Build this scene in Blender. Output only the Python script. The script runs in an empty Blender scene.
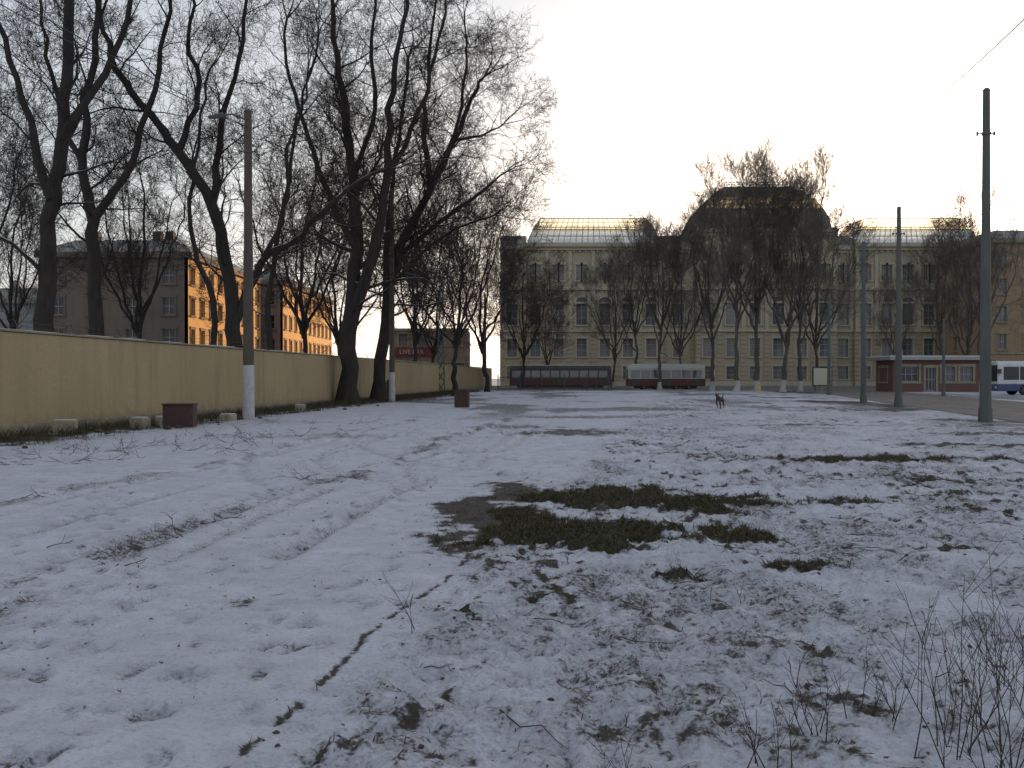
import bpy, math, random
import numpy as np
from mathutils import Vector, Matrix
F=1000.0; CZ=1.6; HY=377.0
def PX(px,Y): return (px-512.0)/F*Y
def PZ(py,Y): return CZ-(py-HY)/F*Y
scene=bpy.context.scene
# ------------------------------------------------------------ materials
def new_mat(name):
    m=bpy.data.materials.new(name); m.use_nodes=True
    nt=m.node_tree; b=nt.nodes['Principled BSDF']; return m,nt,b
def ramp(nt,src,p0,p1,c0=(0,0,0,1),c1=(1,1,1,1)):
    r=nt.nodes.new('ShaderNodeValToRGB'); r.color_ramp.elements[0].position=p0; r.color_ramp.elements[1].position=p1
    r.color_ramp.elements[0].color=c0; r.color_ramp.elements[1].color=c1
    nt.links.new(src,r.inputs[0]); return r.outputs[0]
def noise(nt,scale,detail=5,vec=None,rough=0.6):
    n=nt.nodes.new('ShaderNodeTexNoise'); n.inputs['Scale'].default_value=scale; n.inputs['Detail'].default_value=detail
    n.inputs['Roughness'].default_value=rough
    if vec is not None: nt.links.new(vec,n.inputs['Vector'])
    return n.outputs[0]
def objco(nt,scale=(1,1,1)):
    tc=nt.nodes.new('ShaderNodeTexCoord'); mp=nt.nodes.new('ShaderNodeMapping'); mp.inputs['Scale'].default_value=scale
    nt.links.new(tc.outputs['Object'],mp.inputs['Vector']); return mp.outputs[0]
def mix(nt,fac,a,b,bt='MIX'):
    m=nt.nodes.new('ShaderNodeMix'); m.data_type='RGBA'; m.blend_type=bt
    for s,i in ((fac,0),(a,6),(b,7)):
        if hasattr(s,'links'): nt.links.new(s,m.inputs[i])
        elif i==0: m.inputs[0].default_value=s
        else: m.inputs[i].default_value=(*s,1)
    return m.outputs[2]
def math_(nt,op,a,b=0.0,clamp=False):
    m=nt.nodes.new('ShaderNodeMath'); m.operation=op; m.use_clamp=clamp
    for s,i in ((a,0),(b,1)):
        if hasattr(s,'links'): nt.links.new(s,m.inputs[i])
        else: m.inputs[i].default_value=s
    return m.outputs[0]
def bump(nt,b,h,strength=0.4,dist=0.02):
    n=nt.nodes.new('ShaderNodeBump'); n.inputs['Strength'].default_value=strength; n.inputs['Distance'].default_value=dist
    nt.links.new(h,n.inputs['Height']); nt.links.new(n.outputs[0],b.inputs['Normal'])
def simple(name,c1,c2,scale=2.0,rough=0.8,bs=0.3,bd=0.02,stretch=(1,1,1),metal=0.0,det=6):
    m,nt,b=new_mat(name); v=objco(nt,stretch)
    n=noise(nt,scale,det,v); f=ramp(nt,n,0.3,0.7)
    nt.links.new(mix(nt,f,c1,c2),b.inputs['Base Color']); b.inputs['Roughness'].default_value=rough; b.inputs['Metallic'].default_value=metal
    if bs>0: bump(nt,b,noise(nt,scale*8,4,v),bs,bd)
    return m
def stucco(name,c1,c2,stain,rough=0.9,s=0.5,amt=0.6,base_dirt=False):
    m,nt,b=new_mat(name); v=objco(nt,(1,1,1)); vs=objco(nt,(1.2,1.2,0.12))
    base=mix(nt,ramp(nt,noise(nt,s,6,v),0.35,0.65),c1,c2)
    st=ramp(nt,noise(nt,1.6,6,vs),0.5,0.75); st=math_(nt,'MULTIPLY',st,amt)
    col=mix(nt,st,base,stain)
    col=mix(nt,math_(nt,'MULTIPLY',ramp(nt,noise(nt,9,5,v),0.45,0.7),0.25),col,stain)
    if base_dirt:
        tc=nt.nodes.new('ShaderNodeTexCoord'); sp=nt.nodes.new('ShaderNodeSeparateXYZ'); nt.links.new(tc.outputs['Object'],sp.inputs[0])
        z=math_(nt,'ADD',sp.outputs[2],math_(nt,'MULTIPLY',noise(nt,2.2,6,v),0.9)); f=ramp(nt,z,0.55,1.0,(1,1,1,1),(0,0,0,1)); col=mix(nt,math_(nt,'MULTIPLY',f,0.7),col,stain)
    nt.links.new(col,b.inputs['Base Color']); b.inputs['Roughness'].default_value=rough
    bump(nt,b,noise(nt,14,5,v),0.35,0.02); return m
def glassy(name,c,rough=0.08,spec=0.8):
    m,nt,b=new_mat(name); v=objco(nt)
    nt.links.new(mix(nt,ramp(nt,noise(nt,0.6,2,v),0.35,0.65),c,tuple(x*1.6 for x in c)),b.inputs['Base Color'])
    b.inputs['Roughness'].default_value=rough; b.inputs['Specular IOR Level'].default_value=spec
    bump(nt,b,noise(nt,0.8,2,v),0.15,0.05); return m
def roofglass(name,tint,ta,base=(0.42,0.45,0.47)):
    m=bpy.data.materials.new(name); m.use_nodes=True; nt=m.node_tree; nt.nodes.clear()
    o=nt.nodes.new('ShaderNodeOutputMaterial'); t=nt.nodes.new('ShaderNodeBsdfTransparent'); t.inputs[0].default_value=(*tint,1)
    p=nt.nodes.new('ShaderNodeBsdfPrincipled'); p.inputs['Base Color'].default_value=(*base,1); p.inputs['Roughness'].default_value=0.25
    tr=nt.nodes.new('ShaderNodeBsdfTranslucent'); tr.inputs[0].default_value=(*tint,1)
    a=nt.nodes.new('ShaderNodeMixShader'); a.inputs[0].default_value=0.35; nt.links.new(p.outputs[0],a.inputs[1]); nt.links.new(tr.outputs[0],a.inputs[2])
    tc=nt.nodes.new('ShaderNodeTexCoord'); n=noise(nt,0.7,4,tc.outputs['Object']); f=ramp(nt,n,0.35,0.7,(ta*1.2,)*3+(1,),(ta*0.7,)*3+(1,))
    s=nt.nodes.new('ShaderNodeMixShader'); nt.links.new(f,s.inputs[0]); nt.links.new(a.outputs[0],s.inputs[1]); nt.links.new(t.outputs[0],s.inputs[2])
    nt.links.new(s.outputs[0],o.inputs[0]); return m
M={}
M['wall']=stucco('ochre_render',(0.47,0.36,0.20),(0.41,0.31,0.17),(0.21,0.165,0.115),amt=0.55,s=0.25,base_dirt=True)
M['plinth']=stucco('plinth_concrete',(0.36,0.31,0.21),(0.25,0.22,0.16),(0.1,0.09,0.07))
M['facade']=stucco('museum_stucco',(0.44,0.38,0.27),(0.39,0.34,0.24),(0.27,0.235,0.18),s=0.1,amt=0.5)  # stucco colour lightened to stand in for distance haze
M['trimf']=stucco('museum_trim',(0.5,0.45,0.34),(0.44,0.395,0.3),(0.3,0.27,0.21),s=0.2,amt=0.4)
M['tan']=stucco('tan_brick_wall',(0.37,0.26,0.16),(0.32,0.225,0.14),(0.2,0.15,0.1),s=0.3)
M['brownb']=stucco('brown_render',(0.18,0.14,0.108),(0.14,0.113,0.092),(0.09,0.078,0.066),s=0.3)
M['sunlitb']=stucco('sunlit_orange_render',(0.80,0.44,0.12),(0.70,0.37,0.10),(0.45,0.25,0.1),s=0.3,amt=0.3)  # low-sun glow on the side walls is put into this base colour
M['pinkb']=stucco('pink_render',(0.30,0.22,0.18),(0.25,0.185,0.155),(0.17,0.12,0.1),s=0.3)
M['greyb']=stucco('grey_render',(0.32,0.32,0.32),(0.25,0.25,0.26),(0.14,0.14,0.14),s=0.3)
M['glass']=glassy('window_glass',(0.085,0.093,0.10))  # pale base colour stands in for bright sky reflected in the panes
M['glassd']=glassy('dark_window_glass',(0.02,0.022,0.026),0.12,0.5)
M['frame']=simple('window_frame_paint',(0.36,0.35,0.32),(0.29,0.28,0.25),3,0.6,0)
M['frameD']=simple('dark_frame',(0.08,0.07,0.06),(0.05,0.05,0.045),3,0.6,0)
M['roof']=simple('metal_roof',(0.15,0.145,0.13),(0.21,0.2,0.18),0.6,0.55,0.2)  # roof colour lightened to imitate haze over the dome
M['snowroof']=simple('roof_snow',(0.66,0.69,0.76),(0.56,0.59,0.66),1,0.8,0.3)
M['rg1']=roofglass('roof_glass_pale',(0.8,0.88,0.95),0.10,(0.7,0.78,0.86))
M['rg2']=roofglass('roof_glass_sunglow',(0.94,0.89,0.70),0.6,(0.55,0.52,0.4))  # yellow tint imitates sun glowing through the panes
M['rg3']=roofglass('dome_glass',(0.90,0.83,0.60),0.62,(0.46,0.42,0.31))
M['bars']=simple('glazing_bars',(0.2,0.18,0.14),(0.13,0.12,0.10),2,0.6,0)
M['steel']=simple('pole_steel',(0.075,0.083,0.08),(0.115,0.125,0.115),3,0.65,0.2,0.01,(1,1,0.2))
M['conc']=simple('pole_concrete',(0.12,0.095,0.075),(0.08,0.065,0.052),3,0.9,0.4,0.01,(1,1,0.3))
M['whitew']=simple('whitewash',(0.58,0.58,0.58),(0.40,0.39,0.38),5,0.9,0.3,0.01)
M['wire']=simple('wire',(0.03,0.03,0.03),(0.05,0.05,0.05),2,0.5,0)
M['redbox']=simple('red_brown_paint',(0.075,0.024,0.021),(0.05,0.02,0.019),4,0.6,0.3,0.01)
M['block']=simple('concrete_block',(0.42,0.36,0.25),(0.28,0.24,0.18),5,0.9,0.5,0.02)
M['wood']=simple('old_wood',(0.10,0.07,0.05),(0.06,0.04,0.03),4,0.9,0.4,0.01)
def brick(name,c1,c2,mo,scale):
    m,nt,b=new_mat(name); tc=nt.nodes.new('ShaderNodeTexCoord'); sp=nt.nodes.new('ShaderNodeSeparateXYZ'); cb=nt.nodes.new('ShaderNodeCombineXYZ')
    nt.links.new(tc.outputs['Object'],sp.inputs[0]); nt.links.new(math_(nt,'ADD',sp.outputs[0],sp.outputs[1]),cb.inputs[0]); nt.links.new(sp.outputs[2],cb.inputs[1])
    k=nt.nodes.new('ShaderNodeTexBrick'); nt.links.new(cb.outputs[0],k.inputs['Vector']); k.inputs['Scale'].default_value=scale
    k.inputs['Color1'].default_value=(*c1,1); k.inputs['Color2'].default_value=(*c2,1); k.inputs['Mortar'].default_value=(*mo,1)
    nt.links.new(k.outputs[0],b.inputs['Base Color']); b.inputs['Roughness'].default_value=0.9; return m
M['kbrick']=brick('red_brick',(0.17,0.07,0.055),(0.13,0.055,0.045),(0.18,0.15,0.13),3)
M['tramred']=simple('tram_red_paint',(0.15,0.035,0.035),(0.10,0.028,0.028),2,0.4,0)
M['tramcream']=simple('tram_cream_paint',(0.5,0.49,0.45),(0.42,0.41,0.38),2,0.45,0)
M['buswhite']=simple('bus_white_paint',(0.6,0.6,0.62),(0.5,0.5,0.52),1,0.35,0)
M['busblue']=simple('bus_blue_paint',(0.05,0.08,0.18),(0.04,0.06,0.14),1,0.35,0)
M['rubber']=simple('tyre_rubber',(0.02,0.02,0.02),(0.03,0.03,0.03),5,0.9,0)
M['sign']=simple('red_sign_panel',(0.17,0.03,0.035),(0.13,0.025,0.03),2,0.5,0)
M['signw']=simple('white_letters',(0.5,0.48,0.44),(0.42,0.4,0.38),2,0.5,0)
M['poster']=simple('poster_panel',(0.65,0.6,0.35),(0.6,0.62,0.6),0.8,0.4,0)
M['yellow']=simple('yellow_paint',(0.65,0.45,0.05),(0.5,0.34,0.04),3,0.5,0)
M['dog']=simple('dog_fur',(0.035,0.025,0.018),(0.14,0.09,0.06),6,0.9,0.5,0.01)
def grassmat():
    m,nt,b=new_mat('grass_blades'); a=nt.nodes.new('ShaderNodeAttribute'); a.attribute_name='tone'
    r=nt.nodes.new('ShaderNodeValToRGB'); r.color_ramp.elements[0].color=(0.035,0.036,0.016,1); r.color_ramp.elements[1].color=(0.15,0.12,0.075,1)
    e=r.color_ramp.elements.new(0.6); e.color=(0.068,0.06,0.03,1); nt.links.new(a.outputs['Fac'],r.inputs[0]); nt.links.new(r.outputs[0],b.inputs['Base Color'])
    b.inputs['Roughness'].default_value=0.8; b.inputs['Specular IOR Level'].default_value=.2; return m
M['grass']=grassmat()
M['stalk']=simple('dry_stalk',(0.035,0.026,0.02),(0.065,0.048,0.036),8,0.9,0)
def bark(name,c1,c2,snow,white=False):
    m,nt,b=new_mat(name); v=objco(nt,(1,1,0.25))
    col=mix(nt,ramp(nt,noise(nt,5,6,v),0.3,0.7),c1,c2)
    if snow>0:
        g=nt.nodes.new('ShaderNodeNewGeometry'); sp=nt.nodes.new('ShaderNodeSeparateXYZ'); nt.links.new(g.outputs['Normal'],sp.inputs[0])
        f=math_(nt,'ADD',sp.outputs[2],math_(nt,'MULTIPLY',math_(nt,'SUBTRACT',noise(nt,1.3,5,objco(nt)),0.5),1.4))
        f=math_(nt,'MULTIPLY',ramp(nt,f,0.62,0.85),snow); col=mix(nt,f,col,(0.62,0.64,0.7))
    if white:
        tc=nt.nodes.new('ShaderNodeTexCoord'); sp=nt.nodes.new('ShaderNodeSeparateXYZ'); nt.links.new(tc.outputs['Object'],sp.inputs[0])
        f=math_(nt,'LESS_THAN',math_(nt,'ADD',sp.outputs[2],math_(nt,'MULTIPLY',noise(nt,3,2,objco(nt)),0.3)),1.25)
        col=mix(nt,math_(nt,'MULTIPLY',f,0.8),col,(0.5,0.5,0.5))
    nt.links.new(col,b.inputs['Base Color']); b.inputs['Roughness'].default_value=0.95; b.inputs['Specular IOR Level'].default_value=.2
    if snow>0: bump(nt,b,noise(nt,12,5,v),0.8,0.04)
    return m
M['bark']=bark('bark',(0.035,0.029,0.025),(0.062,0.052,0.045),0.95)
M['twig']=bark('twigs',(0.045,0.036,0.03),(0.07,0.055,0.045),0)
M['barkf']=bark('bark_far_hazed',(0.085,0.075,0.064),(0.12,0.107,0.092),0.2,True)  # distant bark, haze painted in as a lighter colour
M['twigf']=bark('twigs_far_hazed',(0.14,0.12,0.10),(0.18,0.155,0.128),0)  # distant twigs, haze painted in as a lighter colour
# ------------------------------------------------------------ mesh helpers
class MB:
    def __init__(s): s.v=[]; s.f=[]
    def add(s,vs,fs):
        o=len(s.v); s.v.extend([tuple(p) for p in vs]); s.f.extend([tuple(i+o for i in f) for f in fs])
    def quad(s,a,b,c,d): s.add([a,b,c,d],[(0,1,2,3)])
    def box(s,x0,x1,y0,y1,z0,z1):
        s.add([(x0,y0,z0),(x1,y0,z0),(x1,y1,z0),(x0,y1,z0),(x0,y0,z1),(x1,y0,z1),(x1,y1,z1),(x0,y1,z1)],
              [(0,3,2,1),(4,5,6,7),(0,1,5,4),(1,2,6,5),(2,3,7,6),(3,0,4,7)])
    def cyl(s,p0,p1,r0,r1=None,n=8,cap=True):
        if r1 is None: r1=r0
        p0=Vector(p0);p1=Vector(p1); d=(p1-p0).normalized(); a=Vector((1,0,0)) if abs(d.x)<0.8 else Vector((0,1,0))
        u=(a-d*a.dot(d)).normalized(); w=d.cross(u); vs=[]
        for p,r in ((p0,r0),(p1,r1)):
            for i in range(n):
                t=2*math.pi*i/n; vs.append(p+u*math.cos(t)*r+w*math.sin(t)*r)
        fs=[(i,(i+1)%n,n+(i+1)%n,n+i) for i in range(n)]
        if cap: fs+= [tuple(range(n))[::-1],tuple(range(n,2*n))]
        s.add(vs,fs)
    def obox(s,pts8): s.add(pts8,[(0,3,2,1),(4,5,6,7),(0,1,5,4),(1,2,6,5),(2,3,7,6),(3,0,4,7)])
    def make(s,name,mat,parent=None,smooth=False,bev=0,local=False):
        me=bpy.data.meshes.new(name); 
        off=parent.location if (parent and not local) else Vector((0,0,0))
        me.from_pydata([(p[0]-off[0],p[1]-off[1],p[2]-off[2]) for p in s.v],[],s.f); me.materials.append(mat)
        ob=bpy.data.objects.new(name,me); scene.collection.objects.link(ob)
        if parent: ob.parent=parent
        if smooth:
            for p in me.polygons: p.use_smooth=True
        if bev>0:
            b=ob.modifiers.new('bevel','BEVEL'); b.width=bev; b.segments=2; b.limit_method='ANGLE'
        return ob
def empty(name,loc=(0,0,0),rz=0):
    e=bpy.data.objects.new(name,None); e.location=loc; e.rotation_euler=(0,0,rz); e.empty_display_size=0.2; scene.collection.objects.link(e); return e
def raw_mesh(name,V,loops,k,mats,midx=None,attrs=None,smooth=False):
    me=bpy.data.meshes.new(name); me.vertices.add(len(V)); me.vertices.foreach_set('co',np.asarray(V,np.float32).ravel())
    nf=len(loops)//k; me.loops.add(len(loops)); me.loops.foreach_set('vertex_index',np.asarray(loops,np.int32))
    me.polygons.add(nf); me.polygons.foreach_set('loop_start',np.arange(nf,dtype=np.int32)*k)
    for m in mats: me.materials.append(m)
    if midx is not None: me.polygons.foreach_set('material_index',np.asarray(midx,np.int32))
    if smooth: me.polygons.foreach_set('use_smooth',np.ones(nf,bool))
    if attrs:
        for n_,a in attrs.items():
            at=me.attributes.new(n_,'FLOAT','POINT'); at.data.foreach_set('value',np.asarray(a,np.float32))
    me.update(calc_edges=True); me.validate(); return me
def obj(name,me,loc=(0,0,0)):
    o=bpy.data.objects.new(name,me); o.location=loc; scene.collection.objects.link(o); return o
# ------------------------------------------------------------ noise
_tabs={}
def vnoise(x,y,seed):
    if seed not in _tabs: _tabs[seed]=np.random.RandomState(seed).rand(256,256)
    t=_tabs[seed]; xi=np.floor(x).astype(int); yi=np.floor(y).astype(int); fx=x-xi; fy=y-yi
    fx=fx*fx*(3-2*fx); fy=fy*fy*(3-2*fy); a=xi&255;b=(xi+1)&255;c=yi&255;d=(yi+1)&255
    return (t[a,c]*(1-fx)+t[b,c]*fx)*(1-fy)+(t[a,d]*(1-fx)+t[b,d]*fx)*fy
def fbm(x,y,seed,o=4):
    s=0;a=1;t=0
    for i in range(o):
        s=s+a*vnoise(x*2**i+17.3*i,y*2**i+5.1*i,seed+i); t+=a; a*=0.55
    return s/t
def sst(a,b,x):
    t=np.clip((x-a)/(b-a),0,1); return t*t*(3-2*t)
# ------------------------------------------------------------ ground
def wallx(Y): return -13.7+0.088*(Y-26.7)
patches=[ # cx,cy,ax,ay,green,strength
 (1.5,12.9,1.45,1.25,1,1.25),(3.0,12.4,0.9,0.38,1,0.85),(4.2,12.7,0.5,0.3,1,0.6),(0.85,10.1,1.25,0.95,1,1.3),(2.1,9.9,0.7,0.4,0.8,0.9),(0.1,11.6,0.45,1.5,.5,0.9),
 (-0.35,11.5,0.65,2.3,0,0.9),(0.1,13.6,0.7,1.4,0,0.8),(1.7,29,2.1,2.0,0.2,0.6),(0.2,32,1.4,1.3,0.2,0.5),
 (7.4,19.3,2.8,0.7,0.6,0.8),(11,23.5,2.4,0.7,0.5,0.7),(6.7,15.5,1.1,0.32,0.7,0.7),(2.5,8.4,0.5,0.17,0.9,0.75),(1.25,8.0,0.3,0.14,1,0.7),
 (4.2,9.3,0.4,0.14,0.5,0.7),(3.0,40,5,1.6,0.2,0.5),(9,33,3,0.8,0.2,0.6),(-5,27,2.5,1.0,0.1,0.4),(14,28,3,0.8,0.3,0.6),(6,48,7,1.2,0.1,0.5),(-1.9,7.0,0.13,0.22,0,0.55)]
def fields(x,y):
    edge=-1.87+0.166*y
    R=sst(-0.25,0.5,x-edge+0.5*(fbm(x*0.8,y*0.8,90,2)-0.5))
    R=np.where(y>22,R*0.6+0.3,R)
    w=fbm(x*2.2,y*1.6,11,5)-0.5; w2=fbm(x*7,y*5,12,3)-0.5
    bare_shade=np.zeros_like(x); green=np.zeros_like(x)
    for cx,cy,ax,ay,g,s in patches:
        d=np.sqrt(((x-cx)/ax)**2+((y-cy)/ay)**2)
        v=s*sst(1.3,0.4,d+w*1.7+w2*0.9); bare_shade=np.maximum(bare_shade,v); green=np.maximum(green,v*g)
    big=fbm(x*0.25,y*0.25,31,3)
    f=fbm(x*3.0,y*2.2,41,4); f2=fbm(x*9,y*6,45,4)
    clump=sst(0.53,0.76,f*0.5+f2*0.5+0.4*(big-0.5))*R
    green=np.maximum(green,clump*sst(0.52,0.68,fbm(x*0.7,y*0.7,77,2))*0.9)
    bare_shade=np.maximum(bare_shade,clump*0.76)
    thin=(sst(0.35,0.65,fbm(x*1.1,y*0.8,47,4))*0.32*(0.2+0.8*R))+0.14*R*(sst(0.45,0.6,fbm(x*5,y*3.5,48,3)))
    bare_shade=np.maximum(bare_shade,thin)
    for (x0,k,wd,st) in ((-4.49,0.11,0.35,0.5),(-7.6,0.10,0.35,0.42)):
        lx=x0+k*y+0.25*np.sin(y*0.4); d=np.abs(x-lx)/wd
        bare_shade=np.maximum(bare_shade,st*sst(1.8,0.1,d+w2*1.3)*sst(0.40,0.6,fbm(x*2.5,y*1.1,55,3))*(y<40))
    dw=x-wallx(y); v=sst(4.8,0.6,dw)*sst(-0.4,0.1,dw)*sst(0.30,0.54,fbm(x*2.4,y*1.8,61,4))*0.85
    bare_shade=np.maximum(bare_shade,v)
    d=np.abs(x-edge-0.03*np.sin(y*1.7)-0.08*w)
    line=sst(0.045,0.0,d)*(y<14)*(y>2)*sst(0.3,0.5,fbm(x*9,y*6,66,2)); bare_shade=np.maximum(bare_shade,line*0.85)
    far=sst(20,50,y)*(sst(0.45,0.66,fbm(x*0.3,y*0.14,71,4))*0.40+0.12)+0.28*sst(6,1,np.abs(x-(15.5+0.2*(y-35))))*(y>15)*sst(.35,.6,fbm(x*.5,y*.3,73,3)); bare_shade=np.maximum(bare_shade,far)
    amp=np.where((x>16.5+0.2*(y-35))|(y>108),0.0,1.0)*np.where((y<-5),0.3,1)
    h=0.02*(fbm(x*0.5,y*0.5,5,3)-0.5)+R*(0.08*(fbm(x*1.3,y*1.3,7,3)-0.5)+0.12*(fbm(x*4.5,y*4.5,8,3)-0.5)+0.08*(fbm(x*13,y*13,9,2)-0.5))
    h=h+(1-R)*(0.014*(fbm(x*6,y*6,10,3)-0.5)+0.03*(fbm(x*2,y*2,14,2)-0.5)+0.010*(fbm(x*14,y*14,19,2)-0.5))
    for x0,k in ((-2.9,0.10),(-3.9,0.10),(-5.9,0.095),(-7.0,0.095),(-4.6,0.12),(-3.3,0.135),(-5.2,0.14)):
        lx=x0+k*y+0.15*np.sin(y*0.35); m_=(1-0.7*R)*(y>5)*sst(.3,.5,fbm(x*.3,y*.3,33,2)); g=np.exp(-((x-lx)/0.12)**2); h=h-0.035*g*m_+0.016*np.exp(-((np.abs(x-lx)-0.22)/0.07)**2)*m_
        bare_shade=np.maximum(bare_shade,0.32*g*m_*(0.6+0.8*w2+.4))
    for cx,cy,r in ((1.3,18.5,1.9),(1.3,18.5,3.2),(0.2,22,4.2),(0.2,22,5.5),(4,30,7),(4,30,8.4)):
        q=np.sqrt((x-cx)**2+((y-cy)*0.55)**2); g=np.exp(-((q-r)/0.13)**2)*(y>14.6); h=h-0.04*g+0.02*np.exp(-((np.abs(q-r)-0.24)/0.08)**2)*(y>14.6)
        bare_shade=np.maximum(bare_shade,0.38*g*(0.7+0.9*w2))
    h=h+0.02*np.clip(bare_shade,0,1)*R-0.01*line
    return h*amp,bare_shade,green
def axis(c0,c1,s,g,lo,hi,g2=None,c2=None):
    a=list(np.arange(c0,c1,s)); st=s; v=a[-1]
    while v<hi:
        gg=g if (c2 is None or v<c2) else g2
        st*=gg; v+=st; a.append(v)
    st=s; v=a[0]; b=[]
    while v>lo: st*=1.05; v-=st; b.append(v)
    return np.array(b[::-1]+a)
xs=axis(-5.5,6.0,0.03,1.025,-650,650); ys=axis(3.8,9.5,0.027,1.010,-250,900,1.035,40)
X,Y=np.meshgrid(xs,ys); H,B,G=fields(X,Y)
rng=np.random.RandomState(5)
def stamp(cx,cy,ang,l,w,dep,br=0.46):
    i0,i1=np.searchsorted(ys,[cy-0.35,cy+0.35]); j0,j1=np.searchsorted(xs,[cx-0.35,cx+0.35])
    x=X[i0:i1,j0:j1]-cx; y=Y[i0:i1,j0:j1]-cy; c,s=math.cos(ang),math.sin(ang)
    u=(x*c+y*s)/l; v=(-x*s+y*c)/w; d=np.sqrt(u*u+v*v)
    H[i0:i1,j0:j1]-=dep*sst(1.15,0.75,d); H[i0:i1,j0:j1]+=dep*0.3*np.exp(-((d-1.3)/0.2)**2)
    B[i0:i1,j0:j1]=np.maximum(B[i0:i1,j0:j1],br*sst(1.15,0.6,d)*(0.5+0.5*rng.rand()))  # greys the footprint hollows: their shade is painted through the bare-ground mask
for t in range(14):
    x=rng.uniform(-5,0.8); y=3.6; hd=math.radians(rng.uniform(68,104)); side=1
    while y<34:
        x+=math.cos(hd)*0.6; y+=math.sin(hd)*0.6; side=-side
        stamp(x+side*0.09+rng.normal(0,0.03),y,hd+rng.normal(0,0.12),0.145,0.06,rng.uniform(0.015,0.032)); hd+=rng.normal(0,0.04)
for t in range(300):
    y=3.8+rng.rand()**1.3*16; stamp(rng.uniform(-5.5,-1.9+0.166*y+0.6),y,rng.uniform(0,6.28),0.12*rng.uniform(.6,1.1),0.055,rng.uniform(0.008,0.022),.34)
ny,nx=X.shape; V=np.stack([X,Y,H],-1).reshape(-1,3)
i=np.arange(ny-1)[:,None]*nx+np.arange(nx-1)[None]; L=np.stack([i,i+1,i+1+nx,i+nx],-1).ravel()
def groundmat():
    m,nt,b=new_mat('snowy_ground'); tc=nt.nodes.new('ShaderNodeTexCoord'); v=tc.outputs['Object']
    ab=nt.nodes.new('ShaderNodeAttribute'); ab.attribute_name='bare_shade'; ag=nt.nodes.new('ShaderNodeAttribute'); ag.attribute_name='green'
    n1=noise(nt,9,6,v,0.7); n2=noise(nt,38,4,v,0.65); n3=noise(nt,0.9,5,v); n4=noise(nt,3.2,5,v,.65)
    f=math_(nt,'ADD',ab.outputs['Fac'],math_(nt,'MULTIPLY',math_(nt,'SUBTRACT',n1,0.5),1.3))
    f=math_(nt,'ADD',f,math_(nt,'MULTIPLY',math_(nt,'SUBTRACT',n2,0.5),0.9))
    fg=ramp(nt,f,0.12,0.52); f=ramp(nt,f,0.40,0.62)
    snow=mix(nt,ramp(nt,n3,0.3,0.7),(0.54,0.55,0.605),(0.66,0.67,0.73))
    snow=mix(nt,math_(nt,'MULTIPLY',ramp(nt,n2,0.45,0.72),0.35),snow,(0.30,0.295,0.31))
    snow=mix(nt,math_(nt,'MULTIPLY',ramp(nt,n4,0.42,0.66),0.38),snow,(0.36,0.36,0.39))  # trampled grey mottle, with relief shading also put into the snow colour
    snow=mix(nt,math_(nt,'MULTIPLY',fg,0.64),snow,(0.22,0.21,0.21))  # grey of thin snow, plus painted shade in the footprints
    soil=mix(nt,n2,(0.095,0.08,0.07),(0.04,0.034,0.03)); gr=mix(nt,n1,(0.022,0.023,0.012),(0.06,0.052,0.03))
    s=mix(nt,ramp(nt,ag.outputs['Fac'],0.2,0.6),soil,gr)
    col=mix(nt,f,snow,s)
    sp=ramp(nt,noise(nt,60,3,v,.6),0.66,0.72); col=mix(nt,math_(nt,'MULTIPLY',math_(nt,'MULTIPLY',sp,ramp(nt,n4,.4,.6)),.8),col,(0.06,0.05,0.04))
    nt.links.new(col,b.inputs['Base Color']); b.inputs['Roughness'].default_value=0.85
    b.inputs['Specular IOR Level'].default_value=0.25
    hh=math_(nt,'ADD',math_(nt,'MULTIPLY',n1,1.0),math_(nt,'MULTIPLY',n2,0.5)); bump(nt,b,hh,0.8,0.05); return m
M['ground']=groundmat()
ground=obj('snowy_ground',raw_mesh('snowy_ground',V,L,4,[M['ground']],attrs={'bare_shade':B.ravel(),'green':G.ravel()},smooth=True))
def hz(x,y):
    h,_,_=fields(np.array([float(x)]),np.array([float(y)])); return float(h[0])
# ------------------------------------------------------------ grass blades
def blades(name,x,y,h,tone,lean,wd):
    n=len(x); z,_,_=fields(x,y); a=rng.uniform(0,6.28,n); b=rng.uniform(0,6.28,n)
    dx=np.cos(a)*wd;dy=np.sin(a)*wd; lx=np.cos(b)*h*lean*rng.uniform(0.3,1.3,n); ly=np.sin(b)*h*lean*rng.uniform(0.3,1.3,n)
    p0=np.stack([x-dx,y-dy,z-0.01],-1);p1=np.stack([x+dx,y+dy,z-0.01],-1)
    p2=np.stack([x+dx*.7+lx*.4,y+dy*.7+ly*.4,z+h*.6],-1);p3=np.stack([x-dx*.7+lx*.4,y-dy*.7+ly*.4,z+h*.6],-1); p4=np.stack([x+lx,y+ly,z+h],-1)
    V=np.stack([p0,p1,p2,p3,p4],1).reshape(-1,3); o=np.arange(n)[:,None]*5
    L=np.concatenate([o+np.array([[0,1,2]]),o+np.array([[0,2,3]]),o+np.array([[3,2,4]])],1).ravel()
    return obj(name,raw_mesh(name,V,L,3,[M['grass']],attrs={'tone':np.repeat(tone,5)}))
px_,py_=[],[]
for cx,cy,ax,ay,g,s in patches:
    if g<0.5: continue
    n=int(ax*ay*9000); px_.append(rng.uniform(cx-1.4*ax,cx+1.4*ax,n)); py_.append(rng.uniform(cy-1.4*ay,cy+1.4*ay,n))
x=np.concatenate(px_);y=np.concatenate(py_); _,b_,g_=fields(x,y); k=(g_>0.4)&(b_+rng.normal(0,.15,len(x))>0.5); x=x[k];y=y[k]
blades('grass_patch',x,y,rng.uniform(0.015,0.055,len(x)),np.clip(rng.normal(0.5,0.25,len(x)),0,1),1.6,0.0045)
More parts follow.
